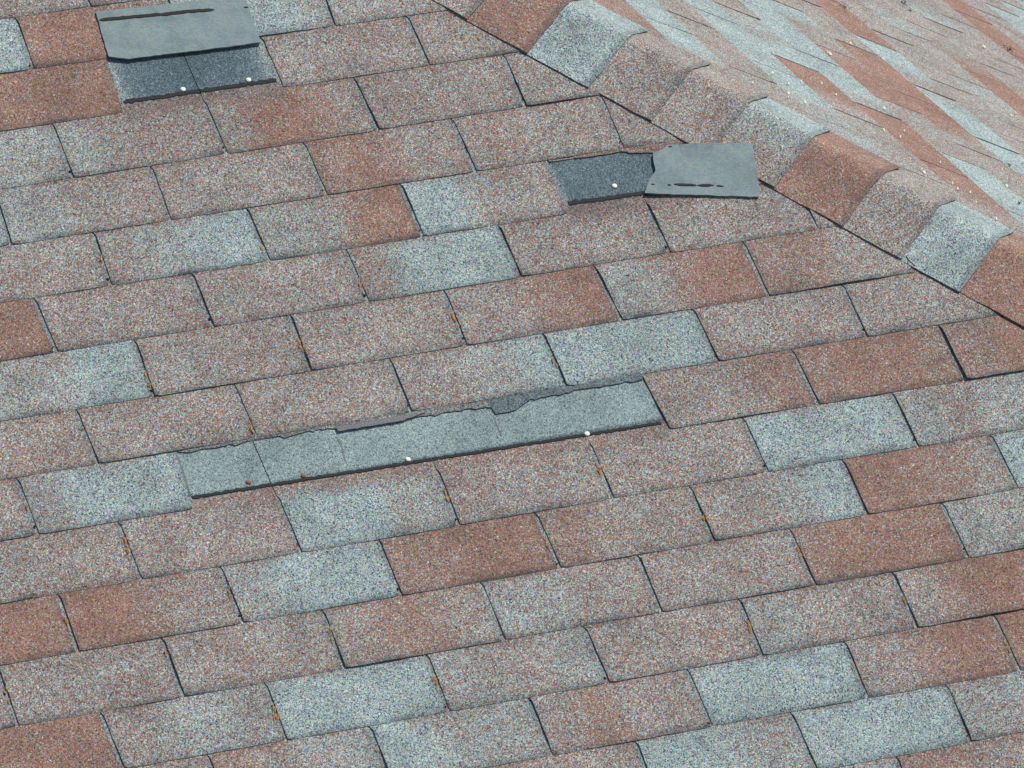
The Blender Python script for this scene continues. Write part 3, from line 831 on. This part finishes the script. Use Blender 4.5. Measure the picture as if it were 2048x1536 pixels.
for fi, (x, y) in enumerate(FL):
    rr = random.Random(fi*5+3)
    X = hit(x, y, C0+N2*.012, N2); a, b_ = ab2(X)
    ln = rr.uniform(.004, .012)*(1.5 if (x, y) in ((1660,108),(1968,94),(1808,262),(1788,333)) else 1.0); n = 8; V = []
    ph = rr.uniform(-.5, .5)
    for lay in (0, 1):
        for i in range(n):
            an = 2*math.pi*i/n; r1 = ln*(.8+.5*rr.random()) ; r2 = ln*.75*(.8+.5*rr.random())
            aa = math.cos(an)*r1*math.cos(ph)-math.sin(an)*r2*math.sin(ph); bb = math.cos(an)*r1*math.sin(ph)+math.sin(an)*r2*math.cos(ph)
            V.append(world(frame2(a+aa, b_+bb, .012+(.005 if lay == 0 else 0)+.006*math.cos(an+ph))))
    F = [tuple(range(n)), tuple(range(2*n-1, n-1, -1))]+[(i, i+n, (i+1) % n+n, (i+1) % n) for i in range(n)]
    o = mesh_obj('pale_flake', V, F, FLAKE)
    tag(o, 'small pale flake lying on the far slope beyond the hip caps', 'flake', 'pale flakes scattered on the far slope')
for (x, y, L, wd, lab) in [(1686, 17, .08, .045, 'brown moss clump near the top edge, leftmost on the far slope'), (2014, 101, .08, .05, 'brown moss clump near the right edge on the far slope'), (1806, 9, .04, .018, 'small dark twig bit at the top edge of the far slope'), (1820, 22, .018, .01, 'tiny dark crumb below the twig bit at the top edge'), (2017, 331, .022, .014, 'small brown crumb on the blue-grey shingle near the right edge'), (2037, 407, .016, .01, 'tiny dark crumb at the right edge above the hip caps')]:
    rr = random.Random(int(x)); X = hit(x, y, C0+N2*.012, N2); a, b_ = ab2(X); V = []; F = []
    for q in range(int(60*L/.12)+8):
        ca = rr.gauss(0, L*.38); cb = rr.gauss(0, wd*.35); hz = max(.0, rr.gauss(.02, .012))*min(1, L/.06); base = len(V)
        s_ = rr.uniform(.004, .010)
        for i in range(4):
            v = np.array([rr.gauss(0, 1) for _ in range(3)]); v = v/np.linalg.norm(v)*s_
            V.append(world(frame2(a-ca+v[0], b_+cb+v[1], .012+hz+v[2]*.7)))
        F += [(base, base+1, base+2), (base, base+2, base+3), (base, base+3, base+1), (base+1, base+3, base+2)]
    o = mesh_obj('debris_clump', V, F, MOSS); tag(o, lab, 'debris')
# forked twig sticking out under the cap edge
V = []; F = []
for path in ([(1812, 514), (1816, 521), (1822, 527), (1829, 534)], [(1816, 521), (1815, 528)]):
    base = len(V)
    for i, (x, y) in enumerate(path):
        p = on1(x, y)[:2]
        for a in range(5):
            an = 2*math.pi*a/5; V.append(world((p[0]+math.cos(an)*.0035, p[1], -(TH*.6+.006+math.sin(an)*.0035))))
    for i in range(len(path)-1):
        for a in range(5): F.append((base+i*5+a, base+i*5+(a+1) % 5, base+(i+1)*5+(a+1) % 5, base+(i+1)*5+a))
tw = mesh_obj('twig', V, F, MOSS); tag(tw, 'small dark forked twig poking out below the lowest blue-grey hip cap', 'twig')
print('objects', len(bpy.data.objects))
